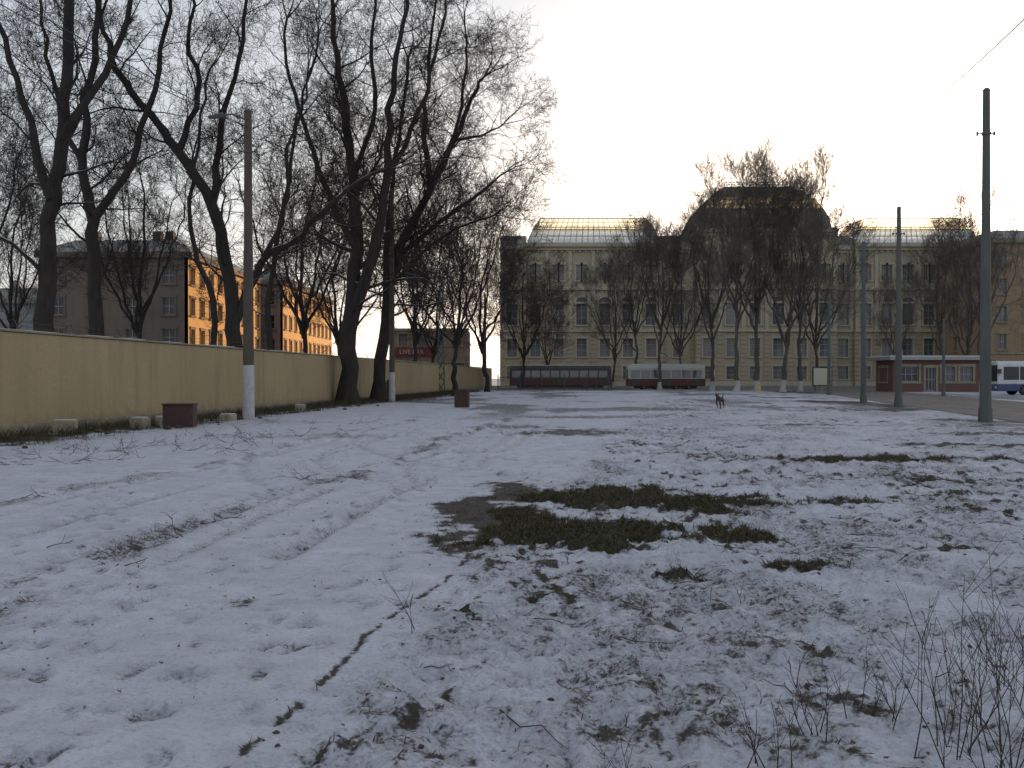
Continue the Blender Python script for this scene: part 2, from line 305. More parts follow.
n=150000; x=rng.uniform(-5,9,n); y=3.6+rng.rand(n)**1.4*20; _,b_,g_=fields(x,y); k=(b_+rng.normal(0,.12,n)>0.52)&(rng.rand(n)<0.4); x=x[k];y=y[k]
blades('dry_grass_tufts',x,y,rng.uniform(0.01,0.045,len(x)),np.clip(rng.normal(0.62,0.25,len(x)),0,1),1.8,0.0035)
n=40000; y=rng.uniform(18,110,n); x=wallx(y)+np.abs(rng.normal(0,1.7,n))+0.15; _,b_,g_=fields(x,y); k=b_>0.35; x=x[k];y=y[k]
blades('wall_verge_weeds',x,y,rng.uniform(0.05,0.36,len(x)),np.clip(rng.normal(0.5,0.2,len(x)),0,1),0.9,0.006)
# ------------------------------------------------------------ trees
def nrm(a):
    l=math.sqrt(a[0]**2+a[1]**2+a[2]**2) or 1; return (a[0]/l,a[1]/l,a[2]/l)
class Tree:
    def __init__(s,seed,tw=0.009,up=0.12,amin=28,amax=58,wob=1.0,last=5):
        s.r=random.Random(seed); s.g={}; s.tw=tw; s.up=up; s.a0=amin; s.a1=amax; s.wob=wob; s.last=last
    def put(s,pts,rad,k): s.g.setdefault((len(pts),k),[]).append((pts,rad))
    def side(s,d,ang):
        r=s.r; q=(r.gauss(0,1),r.gauss(0,1),r.gauss(0,1)); dt=q[0]*d[0]+q[1]*d[1]+q[2]*d[2]
        q=nrm((q[0]-d[0]*dt,q[1]-d[1]*dt,q[2]-d[2]*dt)); c,sn=math.cos(ang),math.sin(ang)
        return (d[0]*c+q[0]*sn,d[1]*c+q[1]*sn,d[2]*c+q[2]*sn)
    def grow(s,p,d,ln,r0,lv):
        r=s.r; n=(0,7,6,5,4,3)[lv]; k=(0,6,5,4,3,3)[lv]; w=(0,0.16,0.22,0.26,0.28,0.24)[lv]*s.wob
        pts=[p];st=ln/(n-1);dirs=[d]
        for i in range(n-1):
            d=nrm((d[0]+r.gauss(0,w),d[1]+r.gauss(0,w),d[2]+r.gauss(0,w)+s.up)); p=(p[0]+d[0]*st,p[1]+d[1]*st,p[2]+d[2]*st); pts.append(p); dirs.append(d)
        rad=[max(s.tw*0.7,r0*(1-0.8*i/(n-1))) for i in range(n)]
        s.put(pts,rad,k)
        if lv>=5: return
        nc=(0,7,7,6,s.last)[lv]
        for c in range(nc):
            t=r.uniform(0.2,1.0)*(n-1); i=min(int(t),n-2); f=t-i; a,b=pts[i],pts[i+1]
            q=(a[0]+(b[0]-a[0])*f,a[1]+(b[1]-a[1])*f,a[2]+(b[2]-a[2])*f)
            s.grow(q,s.side(dirs[i],math.radians(r.uniform(s.a0,s.a1))),ln*r.uniform(0.45,0.72)*(1.1-0.35*t/(n-1)),max(s.tw,r0*0.45*(1-0.5*t/(n-1))),lv+1)
    def limb(s,pts,r0,r1,k=9,zmin=4.5,spacing=1.2,ln=4.0,lv=2):
        P=[np.array(p,float) for p in pts]; Q=[2*P[0]-P[1]]+P+[2*P[-1]-P[-2]]; out=[]; 
        for i in range(1,len(Q)-2):
            for j in range(4):
                t=j/4; a,b,c,d=Q[i-1],Q[i],Q[i+1],Q[i+2]
                out.append(0.5*((2*b)+(-a+c)*t+(2*a-5*b+4*c-d)*t*t+(-a+3*b-3*c+d)*t**3))
        out.append(P[-1]); n=len(out)
        out=[o+np.array([s.r.gauss(0,.08),s.r.gauss(0,.08),0])*(0 if i==0 else 1) for i,o in enumerate(out)]
        rad=[(r0+(r1-r0)*(i/(n-1))**0.75)*s.r.uniform(.94,1.06) for i in range(n)]
        if out[0][2]<0.2: rad[0]*=1.35
        s.put([tuple(o) for o in out],rad,k)
        acc=0;nx=spacing*0.5
        for i in range(n-1):
            seg=out[i+1]-out[i]; l=float(np.linalg.norm(seg)); 
            while acc+l>nx:
                f=(nx-acc)/l; q=out[i]+seg*f; nx+=spacing*s.r.uniform(0.6,1.4)
                if q[2]<zmin: continue
                t=i/(n-1); d=nrm(tuple(seg)); s.grow(tuple(q),s.side(d,math.radians(s.r.uniform(32,64))),ln*s.r.uniform(0.6,1.25)*(1.05-0.4*t),max(0.03,rad[i]*s.r.uniform(0.2,0.38)),lv)
            acc+=l
        d=nrm(tuple(out[-1]-out[-2]))
        for _ in range(3): s.grow(tuple(out[-1]),s.side(d,s.r.uniform(0.1,0.5)),ln*0.9,r1*0.7,lv)
    def mesh(s,name,m1,m2):
        Vs=[];Ls=[];Ms=[];o=0
        for (n,k),lst in s.g.items():
            P=np.array([a for a,_ in lst]);R=np.array([b for _,b in lst]); Bn=len(P)
            T=np.gradient(P,axis=1); T/=np.linalg.norm(T,axis=2,keepdims=True)+1e-9
            D=P[:,-1]-P[:,0]; ax=np.argmin(np.abs(D),axis=1); ref=np.eye(3)[ax][:,None,:]
            U=ref-(ref*T).sum(2,keepdims=True)*T; U/=np.linalg.norm(U,axis=2,keepdims=True)+1e-9; W=np.cross(T,U)
            a=np.arange(k)*2*np.pi/k
            v=P[:,:,None]+R[:,:,None,None]*(U[:,:,None]*np.cos(a)[None,None,:,None]+W[:,:,None]*np.sin(a)[None,None,:,None])
            Vs.append(v.reshape(-1,3)); bi=np.arange(Bn)[:,None,None]*n*k; ri=np.arange(n-1)[None,:,None]*k; ki=np.arange(k)[None,None]; k2=(ki+1)%k
            q=np.stack([bi+ri+ki,bi+ri+k2,bi+ri+k+k2,bi+ri+k+ki],-1).reshape(-1)+o
            Ls.append(q); Ms.append(np.full(len(q)//4,0 if k>=5 else 1)); o+=Bn*n*k
        return raw_mesh(name,np.concatenate(Vs),np.concatenate(Ls),4,[m1,m2],np.concatenate(Ms),smooth=True)
def custom_tree(name,Yd,limbs,seed,ln=4.0,spacing=1.25,zmin=5,tw=0.008):
    t=Tree(seed,tw=tw,up=.06,amin=30,amax=64); bx=PX(limbs[0][0][0][0],Yd); rr=random.Random(seed+99); memo={}
    for li,(pts,r0,r1) in enumerate(limbs):
        out=[]; dy=rr.uniform(-0.45,0.45)
        start=memo.get(pts[0],0.0); yy=start
        for j,p in enumerate(pts):
            if j>0 and not (li==0 and j<2): yy+=dy*1.6+rr.uniform(-.5,.5)
            memo.setdefault(p,yy); z=PZ(p[1],Yd); k=(Yd+yy)/Yd
            out.append((PX(p[0],Yd)*k-bx, yy, CZ+(z-CZ)*k if not(li==0 and j==0) else -0.1))
        t.limb(out,r0,r1,k=10 if li==0 else 8,zmin=zmin,spacing=spacing,ln=ln)
    return obj(name,t.mesh(name,M['bark'],M['twig']),(bx,Yd,0))
custom_tree('bare_tree',38,[([(48,419),(47,290),(52,200),(62,140),(68,60),(72,-40),(80,-120)],.40,.12),
  ([(52,200),(30,120),(5,40),(-30,-40)],.2,.07),([(62,140),(95,90),(130,20),(150,-60)],.2,.07)],1,ln=3.6,spacing=1.3)
custom_tree('bare_tree',46,[([(98,412),(97,290),(93,220),(85,170),(90,100),(100,20),(105,-60)],.38,.1),
  ([(93,220),(125,180),(150,110),(165,30),(175,-40)],.24,.07),([(85,170),(60,110),(45,40),(40,-20)],.16,.06)],2,ln=4,spacing=1.4)
custom_tree('bare_tree',47,[([(235,411),(232,330),(228,260),(212,205),(180,150),(150,115),(120,70),(100,20)],.42,.1),
  ([(232,330),(262,262),(300,235),(345,190),(385,170)],.24,.07),([(212,205),(222,130),(240,60),(250,-20)],.22,.07),
  ([(180,150),(200,95),(190,40),(195,-30)],.18,.06),([(262,262),(285,210),(290,150),(310,80)],.13,.05)],3,ln=4,spacing=1.3)
custom_tree('bare_tree',58,[([(270,404),(268,320),(275,250),(290,180),(300,110),(320,40)],.24,.06)],4,ln=4.2)
custom_tree('bare_tree',70,[([(215,400),(212,300),(195,250),(190,200),(200,130),(210,70)],.28,.08)],5,ln=4.5,spacing=1.5,zmin=8)
custom_tree('bare_tree',60,[([(348,404),(350,330),(357,250),(352,180),(345,110),(335,40),(330,-30)],.62,.1),
  ([(350,330),(374,250),(386,180),(390,110),(400,40),(410,-20)],.40,.09),([(357,250),(330,200),(310,140),(290,80),(285,20)],.24,.07),
  ([(352,180),(375,110),(372,40),(378,-30)],.2,.07),([(386,180),(420,110),(440,40),(450,-10)],.18,.06)],6,ln=4.8,spacing=1.05)
custom_tree('bare_tree',66,[([(378,401),(385,320),(398,255),(430,190),(455,140),(472,100),(484,78)],.46,.08),
  ([(398,255),(450,215),(484,190),(505,172)],.22,.06),([(430,190),(425,120),(430,60),(435,0)],.22,.07),([(385,320),(388,230),(398,140),(410,60)],.28,.08),
  ([(455,140),(484,135),(502,125)],.12,.05),([(430,190),(460,120),(465,70),(466,35)],.16,.06),([(388,290),(430,245),(465,225),(495,215)],.14,.05)],7,ln=4.0,spacing=.88)
def generic(seed,h,nl,sp,r0,fork=0.25,ln=3.6,tw=0.010,up=0.2,spacing=1.4,far=True):
    t=Tree(seed,tw=tw,up=up,amin=20,amax=50,last=4); r=random.Random(seed*7+1); zf=h*fork; top=(r.uniform(-.4,.4),r.uniform(-.4,.4),zf)
    t.limb([(0,0,-0.1),(top[0]*.4,top[1]*.4,zf*.5),top,(top[0]*1.5+r.uniform(-.5,.5),top[1]+r.uniform(-.5,.5),h*.55),(r.uniform(-1,1),r.uniform(-1,1),h*0.8)],r0,.05,zmin=zf*1.25,spacing=spacing,ln=ln)
    for i in range(nl):
        a=6.283*i/nl+r.uniform(-.4,.4); R=sp*r.uniform(.6,1.05); H=h*r.uniform(.6,.8); z0=zf*r.uniform(.8,1.5); c,s_=math.cos(a),math.sin(a)
        b=(top[0]*z0/zf if z0<zf else top[0],top[1]*min(1,z0/zf),z0)
        t.limb([b,(b[0]+c*R*.4,b[1]+s_*R*.4,z0+(H-z0)*.3),(b[0]+c*R*.75,b[1]+s_*R*.75,z0+(H-z0)*.65),(b[0]+c*R,b[1]+s_*R,H)],r0*.42,.04,k=6,zmin=zf*1.25,spacing=spacing,ln=ln)
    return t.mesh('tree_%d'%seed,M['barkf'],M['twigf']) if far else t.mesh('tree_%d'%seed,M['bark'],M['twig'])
gA=generic(21,24,7,4.4,.32,.24,ln=4.8,spacing=2.6); gB=generic(22,22,6,3.4,.27,.28,ln=4.5,spacing=2.5); gC=generic(23,20,7,4.4,.26,.22,ln=4.2,spacing=2.3)
gD=generic(24,20,6,4.0,.3,.22,ln=4.6,far=False,spacing=1.8,up=.12); gE=generic(25,17,6,4.6,.28,.22,ln=4.4,far=False,spacing=1.5,up=.08)
def inst(me,px,Yd,htpx,h0,rz,name='bare_tree'):
    o=obj(name,me,(PX(px,Yd),Yd,0)); s=(PZ(htpx,Yd))/h0; o.scale=(s,s,s); o.rotation_euler=(0,0,rz); return o
for a in [(gD,15,75,150,20,0.3),(gD,140,85,120,20,2.1),(gE,310,92,130,17,1.0),
          (gE,455,84,180,17,2.2),(gD,415,104,170,20,5.1),(gE,487,108,212,17,0.6),(gE,522,132,262,17,4.4),(gD,-30,60,60,20,1.4),(gE,340,116,190,17,5.5),(gE,430,120,235,17,3.3)]:
    inst(*a)
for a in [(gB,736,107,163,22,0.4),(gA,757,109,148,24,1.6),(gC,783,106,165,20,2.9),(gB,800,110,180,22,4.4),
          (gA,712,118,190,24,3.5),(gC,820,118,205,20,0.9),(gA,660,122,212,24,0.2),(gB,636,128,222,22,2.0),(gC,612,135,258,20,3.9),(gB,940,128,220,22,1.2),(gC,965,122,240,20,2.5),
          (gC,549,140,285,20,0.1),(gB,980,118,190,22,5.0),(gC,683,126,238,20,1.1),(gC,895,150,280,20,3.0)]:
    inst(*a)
# ------------------------------------------------------------ perimeter wall
a=math.atan2(0.088,1.0); rz=math.pi/2-a
wl=empty('perimeter_wall',(wallx(-6),-6,0),rz)
L_=155.0
b=MB(); x=0
while x<L_:
    x1=min(x+5.975,L_); b.box(x,x1,0,0.22,0.0,2.82+0.012*random.Random(int(x)).uniform(-1,1)); x=x1+0.015
b.make('panels',M['wall'],wl,local=True,bev=0.006)
b=MB(); b.box(0,L_,-0.12,-0.003,0,0.30); b.make('plinth',M['plinth'],wl,local=True,bev=0.015)
b=MB(); b.box(0,L_,-0.05,0.27,2.838,2.90); b.make('coping',M['plinth'],wl,local=True,bev=0.01)
b=MB(); rr=random.Random(3); x=0
while x<L_:
    l=rr.uniform(.5,3); b.box(x,x+l,0.02,0.25,2.903,2.91+rr.uniform(0,.02)); x+=l+rr.choice([0.05,.8,1.8])
b.make('snow_on_coping',M['snowroof'],wl,local=True)
b=MB(); x=1
while x<L_:
    b.cyl((x,0.12,2.88),(x,0.3,3.22),0.015,n=4); x+=3
for k_ in range(2):
    for x in range(1,int(L_)-3,3):
        b.cyl((x,0.2+.08*k_,3.03+.15*k_),(x+1.5,0.2+.08*k_,2.99+.15*k_),0.006,n=3,cap=False); b.cyl((x+1.5,0.2+.08*k_,2.99+.15*k_),(x+3,0.2+.08*k_,3.03+.15*k_),0.006,n=3,cap=False)
b.make('barbed_wire',M['wire'],wl,local=True)
# ------------------------------------------------------------ facades
def facade(mbs,o,u,length,z0,z1,wins,dep=0.28,trim=0.12,sill=True,mull=2,bars=2):
    W,Gl,Fr,Tr=mbs; o=Vector((o[0],o[1],0)); u=Vector((u[0],u[1],0)).normalized(); n=Vector((u.y,-u.x,0))
    P=lambda s,z,d:o+u*s-n*d+Vector((0,0,z))
    def fb(mb,s0,s1,a0,a1,d0,d1):
        mb.obox([P(s0,a0,d0),P(s1,a0,d0),P(s1,a0,d1),P(s0,a0,d1),P(s0,a1,d0),P(s1,a1,d0),P(s1,a1,d1),P(s0,a1,d1)])
    S=sorted(set([0,length]+[w[0] for w in wins]+[w[1] for w in wins])); Z=sorted(set([z0,z1]+[w[2] for w in wins]+[w[3] for w in wins]))
    for i in range(len(S)-1):
        for j in range(len(Z)-1):
            cs=(S[i]+S[i+1])/2; cz=(Z[j]+Z[j+1])/2
            if any(w[0]<cs<w[1] and w[2]<cz<w[3] for w in wins): continue
            W.quad(P(S[i],Z[j],0),P(S[i+1],Z[j],0),P(S[i+1],Z[j+1],0),P(S[i],Z[j+1],0))
    W.quad(P(0,z0,0),P(0,z1,0),P(0,z1,dep+.02),P(0,z0,dep+.02)); W.quad(P(length,z0,0),P(length,z1,0),P(length,z1,dep+.02),P(length,z0,dep+.02))
    for w in wins:
        s0,s1,a0,a1=w[:4]
        W.quad(P(s0,a0,0),P(s0,a1,0),P(s0,a1,dep),P(s0,a0,dep)); W.quad(P(s1,a0,0),P(s1,a1,0),P(s1,a1,dep),P(s1,a0,dep))
        W.quad(P(s0,a1,0),P(s1,a1,0),P(s1,a1,dep),P(s0,a1,dep)); W.quad(P(s0,a0,0),P(s1,a0,0),P(s1,a0,dep),P(s0,a0,dep))
        Gl.quad(P(s0,a0,dep-.02),P(s1,a0,dep-.02),P(s1,a1,dep-.02),P(s0,a1,dep-.02))
        fw=0.07
        for i in range(mull+1):
            c=s0+(s1-s0)*i/mull; c=min(max(c,s0+fw/2),s1-fw/2); fb(Fr,c-fw/2,c+fw/2,a0+.003,a1-.003,dep-.1,dep-.025)
        for i in range(bars+1):
            c=a0+(a1-a0)*i/bars; c=min(max(c,a0+fw/2+.003),a1-fw/2-.003); fb(Fr,s0+.003,s1-.003,c-fw/2,c+fw/2,dep-.09,dep-.03)
        if trim>0:
            fb(Tr,s0-.22,s0-.002,a0,a1+.0,-trim*.6,0.0-.002); fb(Tr,s1+.002,s1+.22,a0,a1,-trim*.6,-.002)
            fb(Tr,s0-.3,s1+.3,a1+.002,a1+.3,-trim,-.002)
            if sill: fb(Tr,s0-.3,s1+.3,a0-.2,a0-.002,-trim*1.5,-.002)
            if len(w)>4 and w[4]:
                cx=(s0+s1)/2;r=(s1-s0)/2+.25; m_=8
                for q in range(m_):
                    t0=math.pi*q/m_;t1=math.pi*(q+1)/m_; A=[]
                    for d in (-trim-.004,-.002):
                        for rr_,t in ((r-.2,t0),(r+.08,t0),(r+.08,t1),(r-.2,t1)): A.append(P(cx+rr_*math.cos(t),a1+.3+rr_*math.sin(t)*.8,d))
                    Tr.obox(A)
                pts=[P(cx+(r-.21)*math.cos(math.pi*q/8),a1+.31+(r-.21)*.8*math.sin(math.pi*q/8),-.012) for q in range(9)]
                Gl.add(pts,[tuple(range(9))])
    return fb
mus=empty('museum_building',(40,170,0)); W,Gl,Fr,Tr,Rf,G1,G2,G3,Ba=[MB() for _ in range(9)]
segs=[(-2,2,170,0,23.5,1),(2,25.5,169.2,1,23.9,6),(25.5,31,170,0,23.5,1),(31,54.5,168,2,26.2,6),(54.5,58,170,0,23.5,1),(58,79.5,169.2,1,23.9,6),(79.5,100,170,0,23.5,5)]
for x0,x1,yf,kd,zt,nb in segs:
    ln=x1-x0; bw=ln/nb; ww=[]; 
    for i in range(nb):
        c=bw*(i+.5); 
        ww.append((c-.85,c+.85,1.2,3.4)); ww.append((c-.85,c+.85,5.0,8.1)); ww.append((c-.95,c+.95,10.4,14.0,1)); ww.append((c-.95,c-.12,17.9,20.6)); ww.append((c+.12,c+.95,17.9,20.6))
    fb=facade((W,Gl,Fr,Tr),(x0,yf),(1,0),ln,0,zt,ww,dep=.4,trim=.14,mull=2,bars=3)
    fb(Tr,-.05,ln+.05,zt-.9,zt-.35,-.45,-.003); fb(Tr,-.05,ln+.05,zt-.347,zt+.15,-.9,-.003); fb(Tr,-.02,ln+.02,9.2,9.6,-.35,-.003); fb(Tr,-.02,ln+.02,16.3,16.8,-.4,-.003); fb(Tr,-.02,ln+.02,0,.9,-.2,-.003)
    for i in range(nb+1):
        c=min(max(bw*i,.35),ln-.35); fb(Tr,c-.3,c+.3,9.603,16.297,-.28,-.003); fb(Tr,c-.28,c+.28,16.803,zt-.905,-.22,-.003)
        for z in np.arange(1.1,8.8,.75): fb(W,c-.42,c+.42,z,z+.6,-.12,-.003)
    for i in range(int(ln/1.0)):
        fb(Tr,i*1.0+.3,i*1.0+.6,zt-1.25,zt-.903,-.3,-.003)
    W.box(x0+.01,x1-.01,yf+.42,190,0,zt)
    fb(Tr,0.02,ln-.02,zt+.153,zt+.45,-.1,.3)
def frustum_glass(x0,x1,y0,y1,prof,gl,nv,nh,br=.06):
    R=[[(x0+i,y0+i,z),(x1-i,y0+i,z),(x1-i,y1-i,z),(x0+i,y1-i,z)] for i,z in prof]
    for j in range(len(prof)-1):
        for k in range(4):
            a,b_,c,d=R[j][k],R[j][(k+1)%4],R[j+1][(k+1)%4],R[j+1][k]; gl[j].quad(a,b_,c,d)
            n=nv if k%2==0 else max(4,int(nv*(y1-y0)/(x1-x0)))
            for i in range(n+1):
                t=i/n; p=Vector(a).lerp(Vector(b_),t);q=Vector(d).lerp(Vector(c),t); Ba.cyl(p,q,br,n=4,cap=False)
            for h in range(nh[j]+1):
                t=h/nh[j]; Ba.cyl(Vector(a).lerp(Vector(d),t),Vector(b_).lerp(Vector(c),t),br*(1.8 if h in(0,nh[j]) else .9),n=4,cap=False)
for x0,x1 in ((2.6,25.2),(58.4,79.2)):
    frustum_glass(x0,x1,169.6,184,[(0,24.3),(.9,26.7),(2.2,28.8)],[G1,G2],22,[2,3],.045)
    Rf.box(x0+.2,x1-.2,171,183.5,23.9,24.5)
    for i in range(12): 
        x=x0+2.6+(x1-x0-5.2)*i/11; Ba.cyl((x,172,28.8),(x,172,29.3),.035,n=4)
    Ba.cyl((x0+2.6,172,29.3),(x1-2.6,172,29.3),.035,n=4)
for x0,x1 in ((-2,2.4),(25.4,31.3),(54.2,58.4),(79.3,100)):
    Rf.add([(x0,170.3,24.0),(x1,170.3,24.0),(x1,189,24.0),(x0,189,24.0),(x0,173,26.0),(x1,173,26.0),(x1,186,26.0),(x0,186,26.0)],[(0,1,5,4),(1,2,6,5),(2,3,7,6),(3,0,4,7),(4,5,6,7)])
frustum_glass(31.6,53.9,169,189,[(0,26.9),(.25,28.5),(1.0,30.2),(2.1,32.0),(3.6,33.5),(5.3,34.6)],[Rf,Rf,G3,G3,G3],26,[1,1,2,2,1],.045)
Rf.box(36.9,48.6,174.3,183.7,34.58,34.75)
Rf.box(31.7,53.8,169.1,188.9,26.3,26.95)
for i in range(10):
    x=37+11.4*i/9; Ba.cyl((x,174.5,34.7),(x,174.5,35.5),.05,n=4)
Ba.cyl((37,174.5,35.5),(48.4,174.5,35.5),.05,n=4); Ba.cyl((37,174.5,35.1),(48.4,174.5,35.1),.04,n=4)
for nm,mb,mt in (('walls',W,'facade'),('window_glass',Gl,'glass'),('window_frames',Fr,'frame'),('mouldings',Tr,'trimf'),('metal_roofs',Rf,'roof'),('pale_roof_glazing',G1,'rg1'),('sunglow_roof_glazing',G2,'rg2'),('dome_glazing',G3,'rg3'),('glazing_bars',Ba,'bars')):
    mb.make(nm,M[mt],mus)
def block_building(name,x0,x1,y0,y1,h,wallm,sidem,side='R',rows=4,bw=3.6,trimm='plinth',roofm='roof',z0w=1.6,glass='glassd'):
    e=empty(name,((x0+x1)/2,y0,0)); W,Gl,Fr,Tr,S2,Rf=[MB() for _ in range(6)]; fh=(h-1.5)/rows
    def wins(ln):
        nb=max(1,int(ln/bw)); b_=ln/nb; return [(b_*(i+.5)-.65,b_*(i+.5)+.65,z0w+fh*j,z0w+fh*j+fh*.55) for i in range(nb) for j in range(rows)]
    fb=facade((W,Gl,Fr,Tr),(x0,y0),(1,0),x1-x0,0,h,wins(x1-x0)); 
    fb(Tr,-.3,x1-x0+.3,h-.5,h+.1,-.5,-.003); fb(Tr,-.05,x1-x0+.05,fh+.9,fh+1.15,-.15,-.003)
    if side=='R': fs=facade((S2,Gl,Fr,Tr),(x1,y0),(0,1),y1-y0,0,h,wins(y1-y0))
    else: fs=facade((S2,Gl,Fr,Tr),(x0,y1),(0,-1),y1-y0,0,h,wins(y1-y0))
    fs(Tr,.05,y1-y0+.3,h-.5,h+.1,-.497,-.003)
    W.box(x0+.31,x1-.31,y0+.31,y1,0,h-.01)
    Rf.add([(x0-.5,y0-.5,h+.11),(x1+.5,y0-.5,h+.11),(x1+.5,y1+.3,h+.11),(x0-.5,y1+.3,h+.11),(x0+2.5,y0+3.5,h+1.9),(x1-2.5,y0+3.5,h+1.9),(x1-2.5,y1-3,h+1.9),(x0+2.5,y1-3,h+1.9)],[(0,1,5,4),(1,2,6,5),(2,3,7,6),(3,0,4,7),(4,5,6,7),(3,2,1,0)])
    rr=random.Random(int(x0*7)); 
    for i in range(3):
        cx=rr.uniform(x0+3,x1-3); W.box(cx,cx+.9,y0+4,y0+5,h+1.0,h+3.0)
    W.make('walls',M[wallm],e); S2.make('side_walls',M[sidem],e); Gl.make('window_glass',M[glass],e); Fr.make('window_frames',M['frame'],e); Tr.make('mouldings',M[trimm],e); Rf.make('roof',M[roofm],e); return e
block_building('tan_brick_building',71.5,150,150,168,22.2,'tan','tan','L',5,3.9,glass='glass')  # right end extended out of view to block the low sun
block_building('brown_apartment_building',-52,-35.7,110,142,15.2,'brownb','sunlitb','R',4,3.4,trimm='brownb')
block_building('pink_apartment_building',-48,-33.5,146,186,15.6,'pinkb','sunlitb','R',4,3.4,trimm='pinkb')
block_building('grey_apartment_building',-86,-62,135,160,12.0,'greyb','greyb','R',3,3.2)
sh=empty('red_shop_building',(-12,146,0)); W,Gl,Fr,Tr=[MB() for _ in range(4)]
fb=facade((W,Gl,Fr,Tr),(-17.5,146),(1,0),11,0,8.6,[(c-1,c+1,.6,3.6) for c in (1.6,4.4,7,9.5)]+[(c-.6,c+.6,6.2,7.9) for c in (1.6,4.4,7,9.5)]); W.box(-17.4,-6.6,146.32,158,0,8.6); fb(Tr,-.2,11.2,8.3,8.7,-.3,-.003)
W.make('walls',M['pinkb'],sh); Gl.make('window_glass',M['glass'],sh); Fr.make('window_frames',M['frameD'],sh); Tr.make('mouldings',M['plinth'],sh)
b=MB(); b.box(-17.2,-11.2,145.6,145.95,4.7,5.8); b.make('sign_board',M['sign'],sh)
c=bpy.data.curves.new('letters','FONT'); c.body='LIVE BAR'; c.size=.9; c.extrude=.03; c.materials.append(M['signw']); o=bpy.data.objects.new('sign_letters',c); scene.collection.objects.link(o); o.parent=sh; o.location=(-4.4,-.45,4.95); o.rotation_euler=(math.pi/2,0,0)
# ------------------------------------------------------------ roads
def slush(name,c1,c2,c3,st):
    m,nt,b=new_mat(name); v=objco(nt,st); col=mix(nt,ramp(nt,noise(nt,0.8,6,v),0.35,0.65),c1,c2); col=mix(nt,ramp(nt,noise(nt,2.6,6,objco(nt)),0.52,0.68),col,c3)
    nt.links.new(col,b.inputs['Base Color']); b.inputs['Roughness'].default_value=0.8; bump(nt,b,noise(nt,9,5,objco(nt)),0.5,0.03); return m
M['road']=slush('slushy_asphalt',(0.15,0.12,0.095),(0.08,0.068,0.058),(0.26,0.25,0.245),(1.4,0.12,1))
M['road2']=slush('slushy_street',(0.13,0.11,0.095),(0.07,0.062,0.055),(0.26,0.25,0.25),(0.12,1.4,1))
M['kerb']=simple('kerb_stone',(0.3,0.29,0.28),(0.2,0.2,0.19),3,0.9,0.4)
b=MB(); X0=lambda y:17.8+0.2*(y-35)
for i in range(14):
    y0=-22+10*i;y1=y0+10; b.quad((X0(y0),y0,.02),(X0(y0)+9,y0,.02),(X0(y1)+9,y1,.02),(X0(y1),y1,.02))
b.make('side_road',M['road'])
b=MB(); b.quad((-140,118.2,.024),(240,118.2,.024),(240,158,.024),(-140,158,.024)); b.make('street',M['road2'])
b=MB(); b.box(-3,33.0,117.8,118.1,-.1,.13); b.box(46,160,117.8,118.1,-.1,.13); b.box(-140,240,158.1,158.4,-.1,.13); b.make('kerb',M['kerb'],bev=.02)
b=MB(); b.box(-140,240,158.42,167.7,-.1,.12); b.make('pavement',M['road2'])
b=MB()
for y_ in (129.2,130.7,133.2,134.7): b.box(-140,240,y_-.03,y_+.03,.0,.034)
b.make('tram_rails',M['steel'])
b=MB(); 
for s_ in (2.0,3.5,5.5,7.0):
    for i in range(14):
        y0=-22+10*i;y1=y0+10; b.quad((X0(y0)+s_,y0,.026),(X0(y0)+s_+.08,y0,.026),(X0(y1)+s_+.08,y1,.026),(X0(y1)+s_,y1,.026))
b.make('side_road_rails',M['steel'])
# ------------------------------------------------------------ poles & wires
def pole(name,px,Yd,ytop,mat,r0,r1,white=0,arm=None,cross=True):
    x=PX(px,Yd);h=PZ(ytop,Yd); e=empty(name,(x,Yd,0)); b=MB()
    b.cyl((0,0,-.1),(0,0,h*.55),r0,(r0+r1)/2,14); b.cyl((0,0,h*.55+.002),(0,0,h),(r0+r1)/2*.93,r1,14); b.make('shaft',mat,e,smooth=False,local=True)
    if white>0:
        b=MB(); b.cyl((0,0,-.05),(0,0,white),r0+.012,r0+.008-(r0-r1)*white/h,14); b.make('white_base',M['whitew'],e,local=True)
    else:
        b=MB(); b.cyl((0,0,-.05),(0,0,.5),r0+.05,r0+.03,14); b.make('base_collar',mat,e,local=True)
    b=MB(); b.cyl((0,0,h),(0,0,h+.08),r1*1.15,r1*.6,12)
    z=h*.87; b.cyl((0,0,z-.04),(0,0,z+.04),r1+.04,r1+.04,12)
    if cross: b.cyl((-.32,0,z),(.28,0,z),.022,n=6); b.cyl((.28,0,z-.06),(.28,0,z+.08),.04,n=8); b.cyl((-.32,0,z-.08),(-.32,0,z+.06),.04,n=8)
    if arm: arm(b,h)
    b.make('brackets',M['steel'],e,local=True); return e
def lamp_arm(b,h):
    b.cyl((0,0,h-.35),(-.6,0,h-.1),.035,n=6); b.cyl((-.6,0,h-.1),(-1.0,0,h-.16),.035,n=6); b.cyl((-.95,0,h-.14),(-1.5,0,h-.22),.12,.07,8)
def lamp_armr(b,h):
    b.cyl((0,0,h-.35),(-.9,0,h+.3),.035,n=6); b.cyl((-.9,0,h+.3),(-1.6,0,h+.35),.11,.07,8)
pole('concrete_utility_pole',248.5,38,112,M['conc'],.22,.14,2.05,lamp_arm)
pole('concrete_utility_pole',392,64,190,M['conc'],.19,.12,1.9,lamp_armr)
pole('concrete_utility_pole',485,118,295,M['conc'],.2,.13,1.6,lamp_arm)
pole('steel_catenary_pole',985.5,35.5,91,M['steel'],.20,.12)
pole('steel_catenary_pole',898.5,53,208,M['steel'],.18,.11)
pole('steel_catenary_pole',863.5,61,243,M['steel'],.17,.11)
pole('steel_catenary_pole',829,89,298,M['steel'],.17,.11)
pole('steel_catenary_pole',943.5,84,320,M['steel'],.13,.09,cross=False)
